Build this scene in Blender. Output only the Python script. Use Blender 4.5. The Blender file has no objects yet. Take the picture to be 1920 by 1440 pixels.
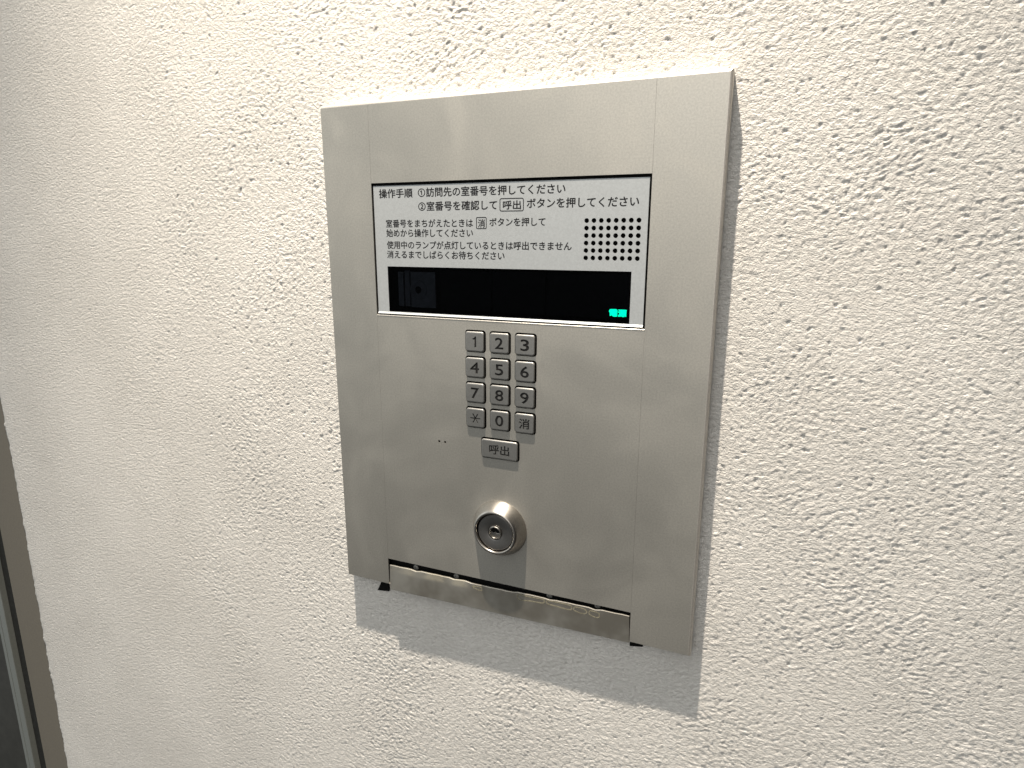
import bpy, bmesh, math, random
import numpy as np
from mathutils import Vector, Matrix
random.seed(7)
sc = bpy.context.scene
COL = sc.collection
MM = 0.001

# ------------------------------------------------------------------ camera
# world: X right along the wall, Z up, Y into the wall; the steel front is the plane Y = 0
cam_d = bpy.data.cameras.new("camera"); cam = bpy.data.objects.new("camera", cam_d); COL.objects.link(cam)
cam_d.sensor_width = 36.0; cam_d.lens = 36.0 * 1189.6 / 1920.0
cam_d.clip_start = 0.01; cam_d.clip_end = 50
rot = Matrix(((0.92369653, -0.08784619, 0.37291791), (0.38311833, 0.20606853, -0.90041996), (0.00225181, 0.97458648, 0.22400027)))
cam.matrix_world = Matrix.Translation((0.280964, -0.355973, 0.248264)) @ rot.to_4x4()
sc.camera = cam

# ------------------------------------------------------------------ world (soft, slightly cool surroundings of the porch)
world = bpy.data.worlds.new("World"); sc.world = world; world.use_nodes = True
nt = world.node_tree; nt.nodes.clear()
tc = nt.nodes.new('ShaderNodeTexCoord'); sep = nt.nodes.new('ShaderNodeSeparateXYZ')
mr = nt.nodes.new('ShaderNodeMapRange'); mr.interpolation_type = 'SMOOTHSTEP'
mr.inputs['From Min'].default_value = -0.75; mr.inputs['From Max'].default_value = 0.75
mx = nt.nodes.new('ShaderNodeMix'); mx.data_type = 'RGBA'
mx.inputs[6].default_value = (0.05, 0.05, 0.047, 1); mx.inputs[7].default_value = (0.66, 0.70, 0.70, 1)
bg = nt.nodes.new('ShaderNodeBackground'); bg.inputs['Strength'].default_value = 0.84
wo = nt.nodes.new('ShaderNodeOutputWorld')
nt.links.new(tc.outputs['Generated'], sep.inputs[0]); nt.links.new(sep.outputs['Z'], mr.inputs['Value'])
nt.links.new(mr.outputs['Result'], mx.inputs[0]); 
# added bright lobe up across from the wall, shaped to brighten the upper steel
dt = nt.nodes.new('ShaderNodeVectorMath'); dt.operation = 'DOT_PRODUCT'; dt.inputs[1].default_value = (0.20, -0.84, 0.50)
nt.links.new(tc.outputs['Generated'], dt.inputs[0])
lr = nt.nodes.new('ShaderNodeMapRange'); lr.interpolation_type = 'SMOOTHSTEP'
for k, v in zip(('From Min', 'From Max', 'To Min', 'To Max'), (0.70, 0.98, 0.0, 1.0)): lr.inputs[k].default_value = v
nt.links.new(dt.outputs['Value'], lr.inputs['Value'])
ml = nt.nodes.new('ShaderNodeMix'); ml.data_type = 'RGBA'; ml.blend_type = 'ADD'
ml.inputs[7].default_value = (1.95, 1.87, 1.78, 1)
nt.links.new(lr.outputs['Result'], ml.inputs[0]); nt.links.new(mx.outputs[2], ml.inputs[6])
xm = nt.nodes.new('ShaderNodeMapRange')
for k, v in zip(('From Min', 'From Max', 'To Min', 'To Max'), (-1.0, 1.0, 0.0, 1.0)): xm.inputs[k].default_value = v
xr = nt.nodes.new('ShaderNodeFloatCurve')  # added weighting, bright far left, dark right, to deepen shade beside the panel
cv = xr.mapping.curves[0]; cv.points[0].location = (0.0, 1.0); cv.points[1].location = (1.0, 0.03)
cv.points.new(0.10, 0.80); cv.points.new(0.19, 0.30); cv.points.new(0.57, 0.33); cv.points.new(0.68, 0.08); xr.mapping.update()
nt.links.new(sep.outputs['X'], xm.inputs['Value']); nt.links.new(xm.outputs['Result'], xr.inputs['Value'])
x2 = nt.nodes.new('ShaderNodeMath'); x2.operation = 'MULTIPLY'; x2.inputs[1].default_value = 2.9; nt.links.new(xr.outputs['Value'], x2.inputs[0])
vm = nt.nodes.new('ShaderNodeVectorMath'); vm.operation = 'SCALE'
nt.links.new(ml.outputs[2], vm.inputs[0]); nt.links.new(x2.outputs[0], vm.inputs['Scale'])
nt.links.new(vm.outputs[0], bg.inputs['Color']); nt.links.new(bg.outputs[0], wo.inputs[0])

# ------------------------------------------------------------------ the porch downlight above the panel
ld = bpy.data.lights.new("downlight", 'SPOT'); ld.energy = 196; ld.color = (1.0, 0.89, 0.75)
ld.shadow_soft_size = 0.011; ld.spot_size = math.radians(60); ld.spot_blend = 1.0
lamp = bpy.data.objects.new("downlight", ld); COL.objects.link(lamp)
lamp.location = (0.064, -0.236, 1.33)
lamp.rotation_euler = (math.radians(4), 0, 0)

sc.view_settings.view_transform = 'Standard'; sc.view_settings.look = 'None'
sc.view_settings.exposure = 0.0; sc.view_settings.gamma = 1.0
try:
    sc.cycles.use_denoising = True
except Exception:
    pass

# ------------------------------------------------------------------ materials
def mat(name, base=(0.5, 0.5, 0.5), rough=0.5, metal=0.0, spec=0.5):
    m = bpy.data.materials.new(name); m.use_nodes = True
    b = m.node_tree.nodes['Principled BSDF']
    b.inputs['Base Color'].default_value = (*base, 1); b.inputs['Roughness'].default_value = rough
    b.inputs['Metallic'].default_value = metal; b.inputs['Specular IOR Level'].default_value = spec
    return m, m.node_tree, b
def N(t, kind, **kw):
    n = t.nodes.new(kind)
    for k, v in kw.items():
        if k in n.inputs: n.inputs[k].default_value = v
        else: setattr(n, k, v)
    return n
def objco(t, scale=(1, 1, 1)):
    g = t.nodes.new('ShaderNodeNewGeometry')
    mp = t.nodes.new('ShaderNodeMapping'); mp.inputs['Scale'].default_value = scale
    t.links.new(g.outputs['Position'], mp.inputs['Vector']); return mp.outputs[0]
def noise(t, co, scale, detail=3, rough=0.55, dist=0.0):
    n = N(t, 'ShaderNodeTexNoise', Scale=scale, Detail=detail, Roughness=rough, Distortion=dist)
    t.links.new(co, n.inputs['Vector']); return n.outputs['Fac']
def maprange(t, src, a, b, c, d, smooth=True):
    m = t.nodes.new('ShaderNodeMapRange')
    if smooth: m.interpolation_type = 'SMOOTHSTEP'
    for k, v in zip(('From Min', 'From Max', 'To Min', 'To Max'), (a, b, c, d)): m.inputs[k].default_value = v
    t.links.new(src, m.inputs['Value']); return m.outputs['Result']
def mixc(t, fac, a, b):
    m = t.nodes.new('ShaderNodeMix'); m.data_type = 'RGBA'
    for i, v in ((6, a), (7, b)):
        if isinstance(v, tuple): m.inputs[i].default_value = (*v, 1)
        else: t.links.new(v, m.inputs[i])
    if isinstance(fac, float): m.inputs[0].default_value = fac
    else: t.links.new(fac, m.inputs[0])
    return m.outputs[2]
def math_(t, op, a, b):
    m = t.nodes.new('ShaderNodeMath'); m.operation = op
    for i, v in ((0, a), (1, b)):
        if isinstance(v, (int, float)): m.inputs[i].default_value = v
        else: t.links.new(v, m.inputs[i])
    return m.outputs[0]
def bump(t, b, src, strength, dist):
    n = N(t, 'ShaderNodeBump', Strength=strength, Distance=dist)
    t.links.new(src, n.inputs['Height']); t.links.new(n.outputs[0], b.inputs['Normal'])

def m_plaster():
    m, t, b = mat('plaster', rough=0.92, spec=0.15)
    co = objco(t)
    big = noise(t, co, 9, 3, 0.6)
    c = mixc(t, maprange(t, big, 0.3, 0.7, 0, 1), (0.685, 0.666, 0.632), (0.755, 0.735, 0.70))
    fine = noise(t, co, 420, 3, 0.6)
    c = mixc(t, maprange(t, fine, 0.30, 0.72, 0, 1), mixc(t, 0.22, c, (0.38, 0.355, 0.32)), c)
    t.links.new(c, b.inputs['Base Color'])
    wv = noise(t, objco(t, (1, 1, 1.5)), 420, 4, 0.62, 0.5)           # sharp little ridges of sand between the trowel marks
    rd = math_(t, 'ABSOLUTE', math_(t, 'SUBTRACT', wv, 0.5), 0)
    gr = noise(t, co, 1100, 2, 0.6)
    hsum = math_(t, 'ADD', math_(t, 'ADD', math_(t, 'MULTIPLY', rd, -0.3), wv), math_(t, 'MULTIPLY', gr, 0.45))
    bump(t, b, hsum, 1.0, 0.0010)
    return m
def m_steel(name, base, rough, smudge=0.10, metal=1.0):
    m, t, b = mat(name, base, rough, metal)
    co = objco(t)
    hair = noise(t, objco(t, (1, 1, 0.06)), 1500, 2, 0.6)          # faint vertical grain
    cl = noise(t, co, 14, 3, 0.6, 0.6)                             # hazy wiping marks
    cl2 = noise(t, objco(t, (1, 1, 0.35)), 60, 3, 0.6, 0.3)
    grit = noise(t, co, 950, 3, 0.75)
    s = math_(t, 'ADD', maprange(t, cl, 0.38, 0.68, -0.5, 0.5), maprange(t, cl2, 0.35, 0.7, -0.12, 0.12))
    r = math_(t, 'ADD', rough, math_(t, 'MULTIPLY', s, smudge))
    t.links.new(r, b.inputs['Roughness'])
    dark = tuple(x * 0.94 for x in base)
    c = mixc(t, maprange(t, cl, 0.35, 0.7, 0, 1), dark, base)
    c = mixc(t, maprange(t, grit, 0.3, 0.7, 0, 1), mixc(t, 0.22, c, (0.1, 0.1, 0.1)), c)
    t.links.new(c, b.inputs['Base Color'])
    h = math_(t, 'ADD', math_(t, 'MULTIPLY', hair, 0.5), grit)
    bump(t, b, h, 0.06, 0.0002)
    return m
def m_flap():
    m, t, b = mat('stained_steel', (0.5, 0.48, 0.43), 0.5, 1.0)
    co = objco(t)
    g = t.nodes.new('ShaderNodeNewGeometry'); s = t.nodes.new('ShaderNodeSeparateXYZ'); t.links.new(g.outputs['Position'], s.inputs[0])
    v = N(t, 'ShaderNodeTexVoronoi', feature='DISTANCE_TO_EDGE', Scale=62.0)
    mp = t.nodes.new('ShaderNodeMapping'); mp.inputs['Scale'].default_value = (1, 0.0, 2.2)
    wob = N(t, 'ShaderNodeTexNoise', Scale=140.0); t.links.new(co, wob.inputs['Vector'])
    add = t.nodes.new('ShaderNodeVectorMath'); add.operation = 'MULTIPLY_ADD'
    t.links.new(wob.outputs['Color'], add.inputs[0]); add.inputs[1].default_value = (0.006, 0.006, 0.004); t.links.new(co, add.inputs[2])
    t.links.new(add.outputs[0], mp.inputs['Vector']); t.links.new(mp.outputs[0], v.inputs['Vector'])
    line = maprange(t, v.outputs['Distance'], 0.0, 0.05, 1, 0)
    # old glue lies along the upper half: between x 130..195 mm, and a smear on the left
    tilt = math_(t, 'SUBTRACT', s.outputs['Z'], math_(t, 'MULTIPLY', s.outputs['X'], 0.013))
    band = math_(t, 'MULTIPLY', maprange(t, tilt, 0.0068, 0.0085, 0, 1), maprange(t, tilt, 0.0143, 0.0150, 1, 0))
    seg = math_(t, 'MULTIPLY', maprange(t, s.outputs['X'], 0.132, 0.137, 0, 1), maprange(t, s.outputs['X'], 0.186, 0.192, 1, 0))
    glue = math_(t, 'MULTIPLY', math_(t, 'MULTIPLY', band, seg), line)
    seg2 = math_(t, 'MULTIPLY', maprange(t, s.outputs['X'], 0.040, 0.060, 0.2, 1), maprange(t, s.outputs['X'], 0.098, 0.1035, 1, 0))
    smear = math_(t, 'MULTIPLY', math_(t, 'MULTIPLY', maprange(t, tilt, 0.0085, 0.0115, 0, 1), seg2), maprange(t, noise(t, co, 90, 3, 0.6), 0.35, 0.6, 0.15, 0.75))
    seg3 = math_(t, 'MULTIPLY', maprange(t, s.outputs['X'], 0.0945, 0.0955, 0, 1), maprange(t, s.outputs['X'], 0.1015, 0.1025, 1, 0))
    blob = math_(t, 'MULTIPLY', math_(t, 'MULTIPLY', seg3, maprange(t, tilt, 0.0095, 0.0105, 0, 1)), 0.6)
    tot = math_(t, 'MINIMUM', math_(t, 'MULTIPLY', smear, 0.45), 1.0)
    base = mixc(t, maprange(t, noise(t, co, 35, 3, 0.6), 0.35, 0.7, 0, 1), (0.36, 0.335, 0.29), (0.55, 0.53, 0.48))
    t.links.new(mixc(t, tot, base, (0.50, 0.45, 0.30)), b.inputs['Base Color'])
    t.links.new(math_(t, 'SUBTRACT', 1.0, math_(t, 'MULTIPLY', tot, 0.9)), b.inputs['Metallic'])
    bump(t, b, noise(t, co, 900, 3, 0.6), 0.10, 0.0003)
    return m
def m_glass():
    m = bpy.data.materials.new('smoked_glass'); m.use_nodes = True; t = m.node_tree; t.nodes.clear()
    tr = N(t, 'ShaderNodeBsdfTransparent'); tr.inputs[0].default_value = (0.50, 0.52, 0.55, 1)
    gl = N(t, 'ShaderNodeBsdfGlossy'); gl.inputs['Color'].default_value = (1, 1, 1, 1); gl.inputs['Roughness'].default_value = 0.04
    fr = N(t, 'ShaderNodeFresnel'); fr.inputs['IOR'].default_value = 1.12
    mxs = N(t, 'ShaderNodeMixShader'); o = N(t, 'ShaderNodeOutputMaterial')
    t.links.new(fr.outputs[0], mxs.inputs[0]); t.links.new(tr.outputs[0], mxs.inputs[1]); t.links.new(gl.outputs[0], mxs.inputs[2]); t.links.new(mxs.outputs[0], o.inputs[0])
    return m
def m_emit(name, c, s):
    m = bpy.data.materials.new(name); m.use_nodes = True; t = m.node_tree; t.nodes.clear()
    e = N(t, 'ShaderNodeEmission', Strength=s); e.inputs[0].default_value = (*c, 1)
    o = N(t, 'ShaderNodeOutputMaterial'); t.links.new(e.outputs[0], o.inputs[0]); return m
def m_rough(name, base, rough, metal=0.0, spec=0.4, sc_=300, var=0.18):
    m, t, b = mat(name, base, rough, metal, spec); co = objco(t)
    c = mixc(t, maprange(t, noise(t, co, sc_, 3, 0.65), 0.3, 0.7, 0, 1), tuple(x * (1 - var) for x in base), base)
    t.links.new(c, b.inputs['Base Color']); bump(t, b, noise(t, co, sc_ * 3, 2, 0.6), 0.05, 0.0002)
    return m

PLASTER = m_plaster()
STEEL = m_steel('satin_steel', (0.57, 0.55, 0.50), 0.46, 0.075, 0.82)
STEEL_EDGE = m_steel('steel_edge', (0.66, 0.63, 0.58), 0.45, 0.05, 0.7)
FLAP = m_flap()
SILVER = m_rough('silver_print_panel', (0.455, 0.48, 0.495), 0.42, 0.25, 0.4, 900, 0.10)
KEYM = m_steel('key_metal', (0.31, 0.31, 0.30), 0.45, 0.04, 0.8)
LOCKM = m_steel('turned_steel', (0.52, 0.49, 0.45), 0.31, 0.05)
GLUE = m_rough('dried_glue', (0.27, 0.25, 0.185), 0.7, 0, 0.2, 700, 0.45)
SCREW = m_rough('dull_screw', (0.20, 0.20, 0.19), 0.6, 0.3)
LOCKF = m_steel('cylinder_steel', (0.34, 0.325, 0.31), 0.36, 0.05)
INK = m_rough('print_ink', (0.012, 0.012, 0.014), 0.6, 0, 0.2)
ENGR = m_rough('engraving_paint', (0.015, 0.015, 0.015), 0.7, 0, 0.2)
BLACK = m_rough('black_rubber_and_recess', (0.006, 0.006, 0.006), 0.8, 0, 0.1)
DARK = m_rough('dark_plastic', (0.010, 0.010, 0.011), 0.6, 0, 0.2)
MODULE = m_rough('grey_module_plastic', (0.17, 0.173, 0.18), 0.5, 0, 0.3)
GLASS = m_glass()
CYAN = m_emit('cyan_lamp', (0.0, 1.0, 0.52), 1.5)
CYAN2 = m_emit('cyan_lamp_halo', (0.0, 0.85, 0.50), 1.0)
TAUPE = m_rough('taupe_frame_paint', (0.185, 0.168, 0.138), 0.6, 0, 0.3, 600, 0.12)
DARKGLASS = m_rough('dark_door_glass', (0.05, 0.05, 0.045), 0.35, 0, 0.3, 60, 0.3)
SEAL = m_rough('door_seal', (0.03, 0.031, 0.029), 0.7, 0, 0.2, 200, 0.3)
ALU = m_rough('aluminium_strip', (0.27, 0.29, 0.275), 0.45, 0.3, 0.4, 500, 0.1)

# ------------------------------------------------------------------ helpers
def tag(o, label=None, cat=None, group=None, kind=None):
    for k, v in (('label', label), ('category', cat), ('group', group), ('kind', kind)):
        if v: o[k] = v
    return o
def link(name, me, m, parent=None, smooth=False):
    o = bpy.data.objects.new(name, me); COL.objects.link(o)
    if m and not me.materials: me.materials.append(m)
    if smooth:
        me.polygons.foreach_set('use_smooth', [True] * len(me.polygons))
    if parent: o.parent = parent
    return o
def from_bm(name, bm, m, parent=None, smooth=False, sharp=None):
    bmesh.ops.recalc_face_normals(bm, faces=bm.faces)
    me = bpy.data.meshes.new(name); bm.to_mesh(me); bm.free()
    o = link(name, me, m, parent, smooth)
    if sharp: me.set_sharp_from_angle(angle=math.radians(sharp))
    return o
def prism(pts, y0, y1, bev=0.0, bm=None):
    """closed polygon pts (x,z in mm) between depth y0 (front) and y1 (back) in mm; bev = small chamfer round the front"""
    bm = bm or bmesh.new(); 
    back = [bm.verts.new((x * MM, y1 * MM, z * MM)) for x, z in pts]
    n = len(pts)
    rings = [back]
    if bev:
        mid = [bm.verts.new((x * MM, (y0 + bev) * MM, z * MM)) for x, z in pts]
        ins = inset(pts, bev)
        front = [bm.verts.new((x * MM, y0 * MM, z * MM)) for x, z in ins]
        rings += [mid, front]
    else:
        front = [bm.verts.new((x * MM, y0 * MM, z * MM)) for x, z in pts]; rings.append(front)
    for a, b in zip(rings, rings[1:]):
        for i in range(n): bm.faces.new((a[i], a[(i + 1) % n], b[(i + 1) % n], b[i]))
    bm.faces.new(front); bm.faces.new(back[::-1])
    return bm
def inset(pts, d):
    n = len(pts); out = []
    area = sum(pts[i][0] * pts[(i + 1) % n][1] - pts[(i + 1) % n][0] * pts[i][1] for i in range(n))
    s = 1 if area > 0 else -1
    for i in range(n):
        p, q, r = Vector(pts[i - 1]), Vector(pts[i]), Vector(pts[(i + 1) % n])
        a = (q - p).normalized(); b = (r - q).normalized()
        na = Vector((-a.y, a.x)) * s; nb = Vector((-b.y, b.x)) * s
        k = (na + nb); k = k / max(k.dot(na), 0.3)
        v = q + k * d; out.append((v.x, v.y))
    return out
def rect(x0, z0, x1, z1): return [(x0, z0), (x1, z0), (x1, z1), (x0, z1)]
def rrect(x0, z0, x1, z1, r, n=6):
    out = []
    for cx, cz, a0 in ((x1 - r, z0 + r, -90), (x1 - r, z1 - r, 0), (x0 + r, z1 - r, 90), (x0 + r, z0 + r, 180)):
        for i in range(n + 1):
            a = math.radians(a0 + 90 * i / n); out.append((cx + r * math.cos(a), cz + r * math.sin(a)))
    return out
def circle(cx, cz, r, n=20): return [(cx + r * math.cos(2 * math.pi * i / n), cz + r * math.sin(2 * math.pi * i / n)) for i in range(n)]
def curve_mesh(cu, name, thick=0.0, y=0.0, bev=0.0):
    """a filled 2D curve (mm, x/z) -> mesh standing in the plane Y = y (mm), its front towards the camera"""
    cu.dimensions = '2D'; cu.fill_mode = 'BOTH' if thick else 'FRONT'
    cu.extrude = thick / 2
    if bev: cu.bevel_depth = bev; cu.bevel_resolution = 1; cu.offset = -bev
    ob = bpy.data.objects.new('temp', cu); COL.objects.link(ob)
    dg = bpy.context.evaluated_depsgraph_get(); dg.update()
    me = bpy.data.meshes.new_from_object(ob.evaluated_get(dg), depsgraph=dg)
    bpy.data.objects.remove(ob)
    me.name = name
    me.transform(Matrix(((MM, 0, 0, 0), (0, 0, -MM, (y + thick / 2 + bev * (1 if thick else 0)) * MM), (0, MM, 0, 0), (0, 0, 0, 1))))
    me.materials.clear()
    return me
def poly_curve(loops):
    cu = bpy.data.curves.new('c', 'CURVE'); cu.dimensions = '2D'
    for pts in loops:
        s = cu.splines.new('POLY'); s.points.add(len(pts) - 1)
        for p, (x, z) in zip(s.points, pts): p.co = (x, z, 0, 1)
        s.use_cyclic_u = True
    return cu
def sheet(name, loops, y, thick, m, parent, bev=0.0):
    me = curve_mesh(poly_curve(loops), name, thick, y, bev)
    return link(name, me, m, parent)
def text_splines(s, x0, x1, zb, em_z, bold=0.0):
    """outline of a text fitted between x0 and x1 (mm), baseline zb, em height em_z: list of polylines in mm"""
    cu = bpy.data.curves.new('t', 'FONT'); cu.body = s; cu.size = 1.0; cu.resolution_u = 3
    cu.fill_mode = 'NONE'
    ob = bpy.data.objects.new('temp', cu); COL.objects.link(ob)
    dg = bpy.context.evaluated_depsgraph_get(); dg.update()
    me = bpy.data.meshes.new_from_object(ob.evaluated_get(dg), depsgraph=dg)
    bpy.data.objects.remove(ob)
    vs = [v.co.copy() for v in me.vertices]
    nb = {}
    for e in me.edges:
        a, b = e.vertices; nb.setdefault(a, []).append(b); nb.setdefault(b, []).append(a)
    xs = [v.x for v in vs]; xa, xb = min(xs), max(xs)
    sx = (x1 - x0) / (xb - xa)
    loops, seen = [], set()
    for st in nb:
        if st in seen: continue
        loop = [st]; seen.add(st); cur = st
        while True:
            nx = [k for k in nb[cur] if k not in seen]
            if not nx: break
            cur = nx[0]; seen.add(cur); loop.append(cur)
        if len(loop) > 2:
            loops.append([(x0 + (vs[i].x - xa) * sx, zb + vs[i].y * em_z) for i in loop])
    bpy.data.meshes.remove(me)
    if bold:                                                       # thicken the strokes: move every outline sideways, ink side out
        area = lambda p: sum(p[i - 1][0] * p[i][1] - p[i][0] * p[i - 1][1] for i in range(len(p)))
        def within(pt, p):
            c = False; x, y = pt
            for i in range(len(p)):
                (ax, ay), (bx, by) = p[i - 1], p[i]
                if (ay > y) != (by > y) and x < (bx - ax) * (y - ay) / (by - ay) + ax: c = not c
            return c
        boxes = [(min(q[0] for q in p), max(q[0] for q in p), min(q[1] for q in p), max(q[1] for q in p)) for p in loops]
        res = []
        for n_, p in enumerate(loops):
            depth = sum(1 for m_, o_ in enumerate(loops) if m_ != n_ and boxes[m_][0] < p[0][0] < boxes[m_][1] and boxes[m_][2] < p[0][1] < boxes[m_][3] and within(p[0], o_))
            sg = (-1 if area(p) > 0 else 1) * (1 if depth % 2 == 0 else -1)
            q = [p[i] for i in range(len(p)) if math.dist(p[i], p[i - 1]) > 0.012]
            if len(q) < 3: continue
            out = []
            for i in range(len(q)):
                a = Vector(q[i]) - Vector(q[i - 1]); b = Vector(q[(i + 1) % len(q)]) - Vector(q[i]); a.normalize(); b.normalize()
                na = Vector((-a.y, a.x)); nb_ = Vector((-b.y, b.x)); k = na + nb_
                k = k / max(k.dot(na), 0.5)
                v = Vector(q[i]) + k * bold * sg; out.append((v.x, v.y))
            res.append(out)
        loops = res
    return loops
def print_text(name, items, y, m, parent, extra=()):
    """items: (text, x0, x1, baseline, em) -> one printed line as one thin mesh"""
    # the strokes are thickened by printing the line five times, each pass shifted a hair
    loops = []; w = items[0][5]
    for it in items: loops += text_splines(*it[:5])
    bm = bmesh.new()
    for k, (dx, dz) in enumerate(((0, 0), (w, 0), (-w, 0), (0, w), (0, -w))):
        lp = [[(a + dx, b + dz) for a, b in p] for p in loops] + (list(extra) if k == 0 else [])
        me = curve_mesh(poly_curve(lp), 'pass', 0.0, y + 0.004 * k); bm.from_mesh(me); bpy.data.meshes.remove(me)
    me = bpy.data.meshes.new(name); bm.to_mesh(me); bm.free()
    return link(name, me, m, parent)
def lathe(name, prof, cx, cz, m, parent, n=64, sharp=40, close=True):
    """prof: (radius, y) in mm from the rim at the plate to the centre"""
    bm = bmesh.new(); rings = []
    for r, y in prof:
        if r < 1e-6: rings.append([bm.verts.new((cx * MM, y * MM, cz * MM))])
        else: rings.append([bm.verts.new(((cx + r * math.cos(2 * math.pi * i / n)) * MM, y * MM, (cz + r * math.sin(2 * math.pi * i / n)) * MM)) for i in range(n)])
    for a, b in zip(rings, rings[1:]):
        for i in range(n):
            j = (i + 1) % n
            if len(b) == 1: bm.faces.new((a[i], a[j], b[0]))
            elif len(a) == 1: bm.faces.new((a[0], b[j], b[i]))
            else: bm.faces.new((a[i], a[j], b[j], b[i]))
    return from_bm(name, bm, m, parent, smooth=True, sharp=sharp)

# ------------------------------------------------------------------ rough plaster wall
WALL_Y = 9.0
def perlin(x, z, seed):
    rs = np.random.RandomState(seed); P = rs.rand(512, 512) * 2 * np.pi
    gx, gz = np.cos(P), np.sin(P)
    xi = np.floor(x).astype(int); zi = np.floor(z).astype(int); fx = x - xi; fz = z - zi
    u = fx ** 3 * (fx * (fx * 6 - 15) + 10); v = fz ** 3 * (fz * (fz * 6 - 15) + 10)
    def d(i, j):
        a = (xi + i) & 511; b = (zi + j) & 511
        return gx[a, b] * (fx - i) + gz[a, b] * (fz - j)
    n0 = d(0, 0) * (1 - u) + d(1, 0) * u; n1 = d(0, 1) * (1 - u) + d(1, 1) * u
    return (n0 * (1 - v) + n1 * v) * 1.5
def sstep(a, b, x):
    t = np.clip((x - a) / (b - a), 0, 1); return t * t * (3 - 2 * t)
def plaster_height(X, Z):
    """X, Z in mm -> relief in mm, positive towards the viewer"""
    wx = X + 1.5 * perlin(X / 6, Z / 6, 1) + 6 * perlin(X / 42, Z / 42, 2)
    wz = Z + 1.5 * perlin(X / 6, Z / 6, 3) + 6 * perlin(X / 42, Z / 42, 4)
    th = perlin(X / 95, Z / 95, 5)
    w1 = sstep(-0.25, 0.05, th) * (1 - sstep(0.05, 0.30, th)); w2 = sstep(0.05, 0.30, th); w0 = 1 - w1 - w2
    def ori(a, lx, lz, seed):
        c, s = math.cos(a), math.sin(a)
        return perlin((wx * c + wz * s) / lx, (-wx * s + wz * c) / lz, seed)
    def layer(lx, lz, seed):
        return w0 * ori(-0.45, lx, lz, seed) + w1 * ori(0.0, lx, lz, seed + 1) + w2 * ori(0.42, lx, lz, seed + 2)
    a = layer(3.9, 2.2, 11); b = layer(2.5, 1.7, 21); c = layer(8, 5, 31)
    amp = 0.38 + 0.62 * sstep(-330, 20, X)
    rug = 0.75 + 0.55 * perlin(X / 60, Z / 60, 41)
    d = perlin(wx / 1.9, wz / 1.5, 91)
    h = (0.05 * (1 - 2 * np.abs(a)) + 0.185 * a + 0.29 * b + 0.05 * c + 0.18 * d) * rug
    # holes left by the trowel: sparse, ragged, deeper
    pn = perlin(wx / 3.2, wz / 2.5, 51) + 0.35 * perlin(wx / 1.6, wz / 1.5, 52)
    dens = 0.06 * perlin(X / 45, Z / 45, 53)
    pit = sstep(0.68, 0.78, pn + dens)
    drag = sstep(0.58, 0.72, ori(-0.5, 6.5, 2.0, 61) + dens) * 0.25
    return (h - 0.60 * pit - drag * 0.6) * amp + 0.3 * perlin(X / 150, Z / 150, 71)
def build_wall():
    def axis(lo, a, b, hi, fine, coarse):
        return np.concatenate([np.arange(lo, a, coarse), np.arange(a, b, fine), np.arange(b, hi + coarse, coarse)])
    xs = np.concatenate([np.arange(-414.0, -150, 1.0), np.arange(-150.0, 430, 0.75), np.arange(430, 720, 5.0)])
    zs = axis(-640, -405, 445, 720, 0.75, 5.0)
    X, Z = np.meshgrid(xs, zs, indexing='ij')
    H = plaster_height(X, Z)
    edge = np.exp(-(X + 414.0) / 5.0)                              # the plaster feathers out raggedly at its left end
    H = H - edge * 1.2
    jag = 1.3 * perlin(zs / 14, zs * 0 + 3.3, 81) + 0.7 * perlin(zs / 4, zs * 0 + 7.7, 82) - 1.2 * sstep(0.25, 0.5, perlin(zs / 9, zs * 0 + 1.2, 83)) - np.linspace(4.0, 0.0, len(zs)) * 0.6
    X = X + np.exp(-(X + 414.0) / 3.0) * jag[None, :]
    Y = WALL_Y - H
    # return of the plaster edge to the frame
    Xr = np.stack([X[0] + 0.5, X[0] + 1.0])[::-1]; Yr = np.stack([Y[0] + 1.5, Y[0] * 0 + 14])[::-1]; Zr = np.stack([zs, zs])
    X = np.vstack([Xr, X]); Y = np.vstack([Yr, Y]); Z = np.vstack([Zr, Z])
    nx, nz = X.shape
    co = np.stack([X, Y, Z], -1).reshape(-1, 3).astype(np.float32) * MM
    idx = np.arange(nx * nz).reshape(nx, nz)
    q = np.stack([idx[:-1, :-1], idx[1:, :-1], idx[1:, 1:], idx[:-1, 1:]], -1).reshape(-1, 4)
    me = bpy.data.meshes.new('plaster_wall')
    me.vertices.add(len(co)); me.vertices.foreach_set('co', co.ravel())
    me.loops.add(q.size); me.loops.foreach_set('vertex_index', q.ravel().astype(np.int32))
    me.polygons.add(len(q)); me.polygons.foreach_set('loop_start', np.arange(0, q.size, 4, dtype=np.int32))
    me.polygons.foreach_set('use_smooth', np.ones(len(q), bool))
    me.update(calc_edges=True)
    o = link('plaster_wall', me, PLASTER)
    return tag(o, 'rough off-white trowelled plaster wall around the steel intercom panel', 'wall')
build_wall()

# ------------------------------------------------------------------ door frame at the far left
def box(name, x0, x1, y0, y1, z0, z1, m, parent, bev=0.3):
    return from_bm(name, prism(rect(x0, z0, x1, z1), y0, y1, bev), m, parent)
door = bpy.data.objects.new('door', None); COL.objects.link(door); door.location = (0, 0, 0)
tag(door, 'dark glazed door in a taupe metal frame at the left end of the plaster wall', 'door')
box('door_frame', -462, -411, 12, 60, -640, 720, TAUPE, door, 0.8)
box('seal', -501, -461.6, 26, 60, -640, 720, SEAL, door)
box('metal_strip', -511, -501.2, 20, 40, -640, 720, ALU, door, 0.4)
box('metal_strip', -518.7, -513.2, 20.6, 40, -640, 720, ALU, door, 0.4)
box('glass_pane', -900, -510, 24, 30, -640, 720, DARKGLASS, door)

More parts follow.
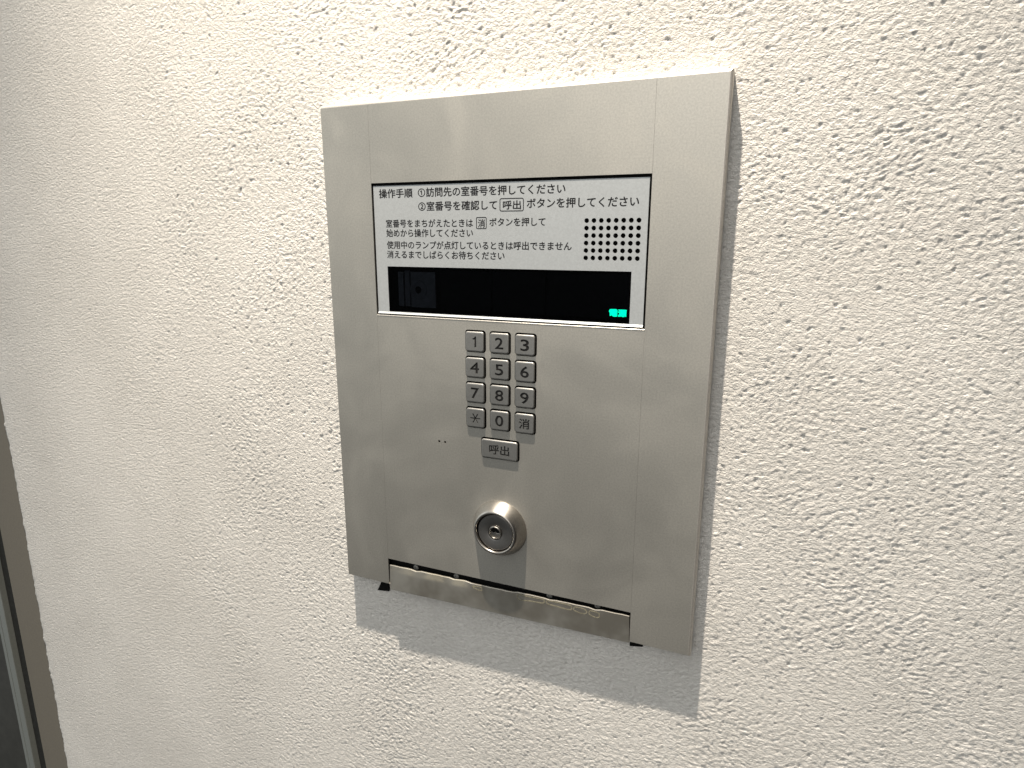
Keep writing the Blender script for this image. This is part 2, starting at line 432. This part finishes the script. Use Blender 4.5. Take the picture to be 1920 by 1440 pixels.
# ------------------------------------------------------------------ intercom panel
PW, PH = 250.0, 328.92
panel = bpy.data.objects.new('intercom_panel', None); COL.objects.link(panel)
panel.location = (0, 0, 0)
tag(panel, 'brushed steel entrance intercom with display, keypad and key lock mounted on plaster wall', 'intercom')
# housing: outer shell, softened edge, dark inside
def housing():
    bm = bmesh.new()
    c = 1.7; kl, kb = 0.25, 0.2                                    # the fold is tighter on the left and at the bottom
    prof = [(c - 0.15, WALL_Y + 1.0), (c, 1.5), (c - 0.10, 0.95), (c * 0.62, 0.32), (0.35, 0.04), (0, 0), (0, 1.6)]
    rings = []
    for off, y in prof:
        rings.append([bm.verts.new((x * MM, y * MM, z * MM)) for x, z in ((-off * kl, -off * kb), (PW + off, -off * kb), (PW + off, PH + off), (-off * kl, PH + off))])
    for a, b in zip(rings, rings[1:]):
        for i in range(4): bm.faces.new((a[i], a[(i + 1) % 4], b[(i + 1) % 4], b[i]))
    return from_bm('housing', bm, STEEL_EDGE, panel)
housing()
box('backing', 0.4, PW - 0.4, 4.2, 8.0, 0.4, PH - 0.4, BLACK, panel, 0)
SL, SR, NZ = 36.0, 214.15, 20.4         # seams and the top of the flap notch
DB, DT = 198.7, 282.1                  # display opening
T = 1.2
box('side_panel', 0.0, SL - 0.03, 0.0, T, 0.0, PH, STEEL, panel, 0.02)
box('side_panel', SR + 0.03, PW, 0.0, T, 0.0, PH, STEEL, panel, 0.02)
box('upper_panel', SL + 0.03, SR - 0.03, 0.0, T, DT, PH, STEEL, panel, 0.02)

# key positions
COLS = [108.5, 125.45, 142.45]; ROWS = [184.9, 168.3, 151.8, 135.2]
KW, KH, KP = 12.9, 12.8, 1.5
keys = [(COLS[i], ROWS[j], KW, KH, '123456789*0消'[j * 3 + i]) for j in range(4) for i in range(3)]
keys.append((125.3, 115.7, 25.4, 12.7, '呼出'))
holes = [rrect(x - w / 2 - 0.65, z - h / 2 - 0.55, x + w / 2 + 0.85, z + h / 2 + 0.9, 2.1, 5) for x, z, w, h, s in keys]
holes += [circle(80.9, 115.6, 0.85, 16), circle(85.3, 115.6, 0.85, 16)]
sheet('lower_panel', [rect(SL + 0.03, NZ, SR - 0.03, DB)] + holes, 0.0, T, STEEL, panel)
# thin folded edge under the display opening
from_bm('edge_strip', prism([(SL + 0.1, DB - 0.55), (SR - 0.1, DB - 0.55), (SR - 0.1, DB), (SL + 0.1, DB)], -0.02, 0.6, 0.0), STEEL_EDGE, panel)
def wedge(name, x0, x1, z0, z1, yb, yt, m, parent):
    """a lip whose face tilts up: depth yb at the lower edge, yt at the upper edge"""
    bm = bmesh.new()
    v = [bm.verts.new((x * MM, y * MM, z * MM)) for x in (x0, x1) for y, z in ((yb, z0), (yt, z1), (yt + 1, z1), (yb + 1, z0))]
    for f in ((0, 1, 2, 3), (4, 5, 6, 7), (0, 1, 5, 4), (1, 2, 6, 5), (2, 3, 7, 6), (3, 0, 4, 7)): bm.faces.new([v[i] for i in f])
    return from_bm(name, bm, m, parent)
wedge('lower_edge', SL + 0.1, SR - 0.1, DB - 0.5, DB - 0.05, -0.22, 0.12, STEEL_EDGE, panel)

# keys: rounded body ring + a cap with the character cut through it + dark paint at the bottom of the cut
def asterisk(cx, cz, r, w):
    pts = []
    for k in range(6):
        a = math.radians(30 + 60 * k) if False else math.radians(60 * k)
        d = Vector((math.cos(a), math.sin(a))); n = Vector((-d.y, d.x)); rr = r * (1.0 if k % 3 else 1.02)
        h = a + math.radians(30)
        pts += [tuple(Vector((cx, cz)) + d * rr - n * w), tuple(Vector((cx, cz)) + d * rr + n * w),
                (cx + math.cos(h) * w / math.sin(math.radians(30)), cz + math.sin(h) * w / math.sin(math.radians(30)))]
    return [pts]
def make_key(x, z, w, h, s):
    name = 'call_key' if len(s) > 1 else 'key'
    bm = bmesh.new(); R = 1.7
    outer = rrect(x - w / 2, z - h / 2, x + w / 2, z + h / 2, R, 6)
    rings = []
    for ins, y in ((0, -KP + 0.80), (0.02, -KP + 0.66), (0.10, -KP + 0.42), (0.30, -KP + 0.17), (0.60, -KP + 0.04), (0.95, -KP)):
        pts = rrect(x - w / 2 + ins, z - h / 2 + ins, x + w / 2 - ins, z + h / 2 - ins, max(R - ins, 0.35), 6)
        rings.append([bm.verts.new((a * MM, y * MM, b * MM)) for a, b in pts])
    n = len(outer)
    for a, b in zip(rings, rings[1:]):
        for i in range(n): bm.faces.new((a[i], a[(i + 1) % n], b[(i + 1) % n], b[i]))
    k = from_bm(name, bm, KEYM, panel, smooth=True)
    from_bm('key_body', prism(rrect(x - w / 2 + 0.02, z - h / 2 + 0.02, x + w / 2 - 0.02, z + h / 2 - 0.02, R, 6), -KP + 0.79, 3.0), BLACK, k)
    cap_out = rrect(x - w / 2 + 0.95, z - h / 2 + 0.95, x + w / 2 - 0.95, z + h / 2 - 0.95, 0.75, 6)
    if s == '*': loops = asterisk(x + 0.1, z - 0.1, 3.5, 0.36)
    elif len(s) > 1: loops = text_splines(s, x - 6.9, x + 6.9, z - 2.75, 7.0, 0.16)
    elif s == '消': loops = text_splines(s, x - 3.4, x + 3.4, z - 2.75, 7.0, 0.16)
    elif s == '1': loops = [[(x + 0.35 + a * 1.0, z + b) for a, b in ((-0.3, -3.45), (0.95, -3.45), (0.95, 3.4), (0.15, 3.4), (-0.2, 2.8), (-0.75, 2.4), (-1.6, 2.2), (-1.6, 1.35), (-0.3, 1.35))]]
    else:
        hw = {'1': 1.15, '4': 2.95, '7': 2.6}.get(s, 2.65)
        xo = -0.35 if s == '1' else 0
        loops = text_splines(s, x - hw + xo, x + hw + xo, z - 3.45, 9.9, 0.2)
    cap = link('key_face', curve_mesh(poly_curve([cap_out] + loops), 'key_face', 0.36, -KP), KEYM, k)
    xs = [p[0] for l in loops for p in l]; zs = [p[1] for l in loops for p in l]
    from_bm('character', prism(rect(min(xs) - 0.1, min(zs) - 0.1, max(xs) + 0.1, max(zs) + 0.1), -KP + 0.26, -KP + 0.5), ENGR, k)
    return k
for kk in keys:
    o = make_key(*kk)
    if len(kk[4]) > 1: o['label'] = 'wide key below the keypad marked 呼出'
    elif kk[4] == '消': o['label'] = 'key marked 消 at the lower right of the keypad'
    elif kk[4] == '*': o['label'] = 'key marked with an asterisk at the lower left of the keypad'
    else: o['label'] = 'key marked %s' % kk[4]

# display panel
PB, PT, PL, PR_ = 200.75, 280.35, 37.15, 212.9
YD = 0.55
WX0, WX1, WZ0, WZ1 = 45.45, 205.2, 200.95, 230.25
sp = [circle(178.55 + 29.5 * i / 7, 237.4 + 20.6 * j / 5, 1.36, 18) for i in range(8) for j in range(6)]
disp = sheet('display_panel', [rect(PL, PB, PR_, PT), rect(WX0, WZ0, WX1, WZ1)] + sp, YD, 1.0, SILVER, panel)
wedge('lower_lip', PL, PR_, 199.55, PB, YD - 0.85, YD, SILVER, disp)
# gasket behind the gap round the display
sheet('gasket', [rect(SL + 0.1, DB + 0.02, SR - 0.1, DT - 0.02), rect(PL - 0.1 + 1.4, PB + 1.4, PR_ - 1.3, PT - 1.3)], 1.7, 0.6, BLACK, panel)
for i in range(8):
    for j in range(6):
        pass
from_bm('speaker_backing', prism(rect(175, 234, 211, 262), 3.2, 3.9), BLACK, disp)
TY = YD - 0.035
line = lambda items, extra=(): print_text('printed_line', items, TY, INK, disp, extra)
def ring(x0, z0, x1, z1, r, w):
    return [rrect(x0, z0, x1, z1, r, 5), rrect(x0 + w, z0 + w, x1 - w, z1 - w, max(r - w, 0.1), 5)]
B1 = 0.13
line([('操作手順', 41.4, 65.9, 273.35, 5.9, 0.14)])
line([('①訪問先の室番号を押してください', 69.9, 165.6, 273.5, 5.85, B1)])
line([('②室番号を確認して', 69.9, 123.4, 265.2, 5.85, B1), ('呼出', 127.3, 138.6, 265.2, 5.4, 0.11), ('ボタンを押してください', 142.4, 207.6, 265.75, 5.85, B1)], ring(125.1, 263.6, 140.5, 271.2, 1.2, 0.52))
line([('室番号をまちがえたときは', 45.7, 107.4, 255.2, 5.2, 0.11), ('消', 110.9, 115.4, 254.9, 5.2, 0.11), ('ボタンを押して', 118.5, 153.9, 255.6, 5.2, 0.11)], ring(109.6, 253.6, 116.6, 260.6, 0.9, 0.5))
line([('始めから操作してください', 45.7, 107.4, 249.3, 5.2, 0.11)])
line([('使用中のランプが点灯しているときは呼出できません', 45.7, 170.0, 241.9, 5.2, 0.11)])
line([('消えるまでしばらくお待ちください', 45.6, 128.2, 235.9, 5.2, 0.11)])
# dark window with what lies behind it
from_bm('window_glass', prism(rect(WX0 + 0.05, WZ0 + 0.05, WX1 - 0.05, WZ1 - 0.05), YD + 0.12, YD + 0.5), GLASS, disp)
cam_m = from_bm('camera_module', prism(rect(61.0, 204.2, 79.2, 227.0), 3.0, 3.9), MODULE, disp)
from_bm('module_plate', prism(rect(51.6, 204.6, 55.6, 226.8), 3.0, 3.9), MODULE, cam_m)
from_bm('module_plate', prism(rect(56.6, 204.6, 60.2, 227.6), 3.0, 3.9), MODULE, cam_m)
lathe('lens_ring', [(6.2, 3.0), (6.1, 2.7), (5.6, 2.6), (4.6, 2.6), (4.4, 2.9), (2.2, 2.95)], 66.6, 215.5, MODULE, cam_m, 32)
lathe('lens', [(2.3, 2.9), (1.8, 2.6), (1.0, 2.35), (0, 2.25)], 66.6, 215.5, DARK, cam_m, 24)
for x0, x1 in ((83, 118.5), (119.2, 153.4), (154.2, 204)):
    from_bm('digit_module', prism(rect(x0, 203.5, x1, 228.3), 3.1, 3.9), DARK, disp)
# the lit word 電源, so bright that it nearly closes up
pl = link('power_lamp', curve_mesh(poly_curve(text_splines('電源', 193.4, 203.3, 205.2, 4.4, 0.11)), 'power_lamp', 0.03, YD + 0.02), CYAN, disp)
from_bm('lamp_glow', prism([(193.7, 208.3), (194.3, 209.0), (197.3, 209.1), (198.2, 208.6), (198.2, 205.6), (197.4, 204.9), (196.1, 204.9), (195.3, 205.5), (194.0, 206.2)], YD + 0.07, YD + 0.11), CYAN2, pl)
from_bm('lamp_glow', prism([(198.9, 208.5), (199.3, 208.9), (203.1, 208.9), (203.4, 208.6), (203.2, 205.3), (202.8, 204.9), (199.1, 205.0), (199.2, 206.4), (199.0, 207.2)], YD + 0.07, YD + 0.11), CYAN2, pl)
pl['label'] = 'glowing cyan power word at the lower right of the window'

# microphone holes: dark inserts behind the two pin holes
for x in (80.9, 85.3):
    lathe('microphone_hole', [(1.1, 1.25), (0.9, 2.2), (0, 2.2)], x, 115.6, BLACK, panel, 16)

# key lock
LX, LZ = 124.95, 61.0
lock = lathe('key_lock', [(19.3, 0.05), (19.25, -0.5), (18.8, -1.8), (17.85, -3.7), (16.75, -5.7), (15.6, -7.6), (14.9, -8.7), (14.4, -9.05), (13.9, -9.1), (13.4, -9.0), (13.1, -8.7), (13.0, -8.3), (13.0, -5.4)], LX, LZ, LOCKM, panel, 96, 50)
lathe('lock_face', [(12.3, -5.4), (12.25, -7.4), (12.0, -7.6), (5.6, -7.6), (5.2, -7.45), (5.1, -6.6), (4.6, -6.6)], LX, LZ, LOCKF, lock, 72, 35)
lathe('lock_gap', [(13.05, -5.5), (12.2, -5.5)], LX, LZ, BLACK, lock, 48)
plug = lathe('lock_plug', [(4.55, -6.2), (4.5, -7.9), (4.2, -8.2), (3.7, -8.2), (3.4, -7.6), (3.3, -6.0), (0, -5.8)], LX, LZ, LOCKM, lock, 48, 35)
def plug_disc():
    pts = [(-3.2, 0.1), (-2.5, 0.2), (-1.7, -0.5), (-0.9, -0.1), (0, 0.7), (0.8, -0.2), (1.6, -0.6), (2.6, -0.1), (3.2, -0.5), (2.7, -1.9), (1.5, -2.9), (0, -3.3), (-1.5, -2.9), (-2.8, -1.8)]
    return from_bm('keyhole_shutter', prism([(LX + x, LZ + z) for x, z in pts], -7.3, -6.0, 0.15), LOCKM, plug)
plug_disc()
lathe('keyhole', [(3.25, -6.1), (0, -6.1)], LX, LZ, BLACK, plug, 24)

# flap in the notch, hanging a little askew
def flap():
    top = [(37.2, 0.1, 15.3), (213.35, 0.1, 17.75)]; bot = [(214.0, -0.35, -0.9), (37.3, -0.95, -3.9)]
    f = [Vector(top[0]), Vector(top[1]), Vector(bot[0]), Vector(bot[1])]
    bm = bmesh.new(); NS = 40
    rows = []
    for t, dy, dz in ((0.0, 1.2, 0.0), (0.0, 0.25, 0.0), (0.0, 0.0, -0.35), (1.0, 0.0, 0.35), (1.0, 0.25, 0.0), (1.0, 3.6, 0.0)):
        row = []
        for i in range(NS + 1):
            u = i / NS
            p = (f[0].lerp(f[1], u)).lerp(f[3].lerp(f[2], u), t)
            nick = 0.0
            if t == 0:                                             # worn upper edge: two small steps and notches at the screws
                if 0.37 < u < 0.56: nick = -0.7
                nick += 0.10 * math.sin(i * 2.3)
                for su in (0.115, 0.305, 0.69, 0.88):
                    if abs(u - su) < 0.013: nick -= 0.7
            row.append(bm.verts.new(((p.x) * MM, (p.y + dy) * MM, (p.z + dz + nick) * MM)))
        rows.append(row)
    for a, b in zip(rows, rows[1:]):
        for i in range(NS): bm.faces.new((a[i], a[i + 1], b[i + 1], b[i]))
    for side in (0, -1):
        vs = [r[side] for r in rows]; bm.faces.new(vs if side else vs[::-1])
    o = from_bm('flap', bm, FLAP, panel); o['label'] = 'slightly crooked stained steel flap along the bottom'
    return o
fl = flap()
def glue_cell(rr, pts, w):
    """a dried rim of glue lying on the flap"""
    n = len(pts); out = []
    for i in range(n):
        p0, p1, p2, p3 = (Vector(pts[(i + k) % n]) for k in (-1, 0, 1, 2))
        for k in range(6):
            t = k / 6
            out.append(0.5 * ((2 * p1) + (p2 - p0) * t + (2 * p0 - 5 * p1 + 4 * p2 - p3) * t * t + (3 * p1 - p0 - 3 * p2 + p3) * t ** 3))
    o = [(v.x + rr.uniform(-.05, .05), v.y + rr.uniform(-.05, .05)) for v in out]
    inner = [(x + rr.uniform(-.06, .06), z + rr.uniform(-.06, .06)) for x, z in inset(o, w)]
    me = curve_mesh(poly_curve([o, inner]), 'glue_residue', 0.04, 0.0)
    for v in me.vertices:
        x, z = v.co.x * 1000, v.co.z * 1000
        zt = 15.3 + (x - 37.2) * 0.0139; zb = -3.9 + (x - 37.3) * 0.017; t = (zt - z) / (zt - zb)
        yb = -0.95 + (x - 37.3) / 176.7 * 0.60
        v.co.y += (0.1 + (yb - 0.1) * t - 0.045) * MM
    link('glue_residue', me, GLUE, fl)['label'] = 'dried pale yellow outline of glue near the top edge of the flap'
rr = random.Random(3)
glue_cell(rr, [(137.2, 14.2), (139.0, 15.6), (147, 15.8), (156.2, 16.1), (157.4, 14.4), (155.9, 12.6), (147, 12.0), (139.5, 11.2)], 0.8)
glue_cell(rr, [(158.4, 15.6), (161, 16.1), (168, 16.3), (174.6, 16.2), (176.2, 14.4), (174.6, 12.2), (166, 12.5), (159.2, 12.9)], 0.8)
glue_cell(rr, [(177.6, 15.6), (181, 16.0), (184.6, 15.6), (186.4, 13.6), (184.2, 11.8), (179.4, 12.0), (176.9, 13.4)], 0.7)
glue_cell(rr, [(187.9, 15.4), (191, 15.6), (194.2, 14.9), (194.6, 12.6), (193.2, 11.3), (189.2, 11.6), (187.2, 13.2)], 0.7)
glue_cell(rr, [(103.6, 13.6), (107, 14.4), (111.0, 14.3), (112.0, 12.8), (110.8, 11.4), (106, 11.8)], 0.7)
for x, z in ((57.2, 14.2 + 1.6), (90.0, 16.0), (159.3, 17.2), (192.0, 17.8)):
    s = lathe('screw', [(2.0, 4.1), (2.0, 3.4), (1.5, 3.0), (0.8, 2.9), (0.7, 3.4), (0, 3.4)], x, z, SCREW, panel, 20)
# black slabs stand in for the shaded wall recess beside the flap
from_bm('recess_shade', prism([(20.2, -12.9), (30.3, -11.6), (30.3, 1.0), (27.0, 1.0)], 7.2, 8.9), BLACK, panel)
from_bm('recess_shade', prism([(213.2, -8.2), (221.5, -6.6), (214.0, 2.0), (213.2, 2.0)], 7.2, 8.9), BLACK, panel)
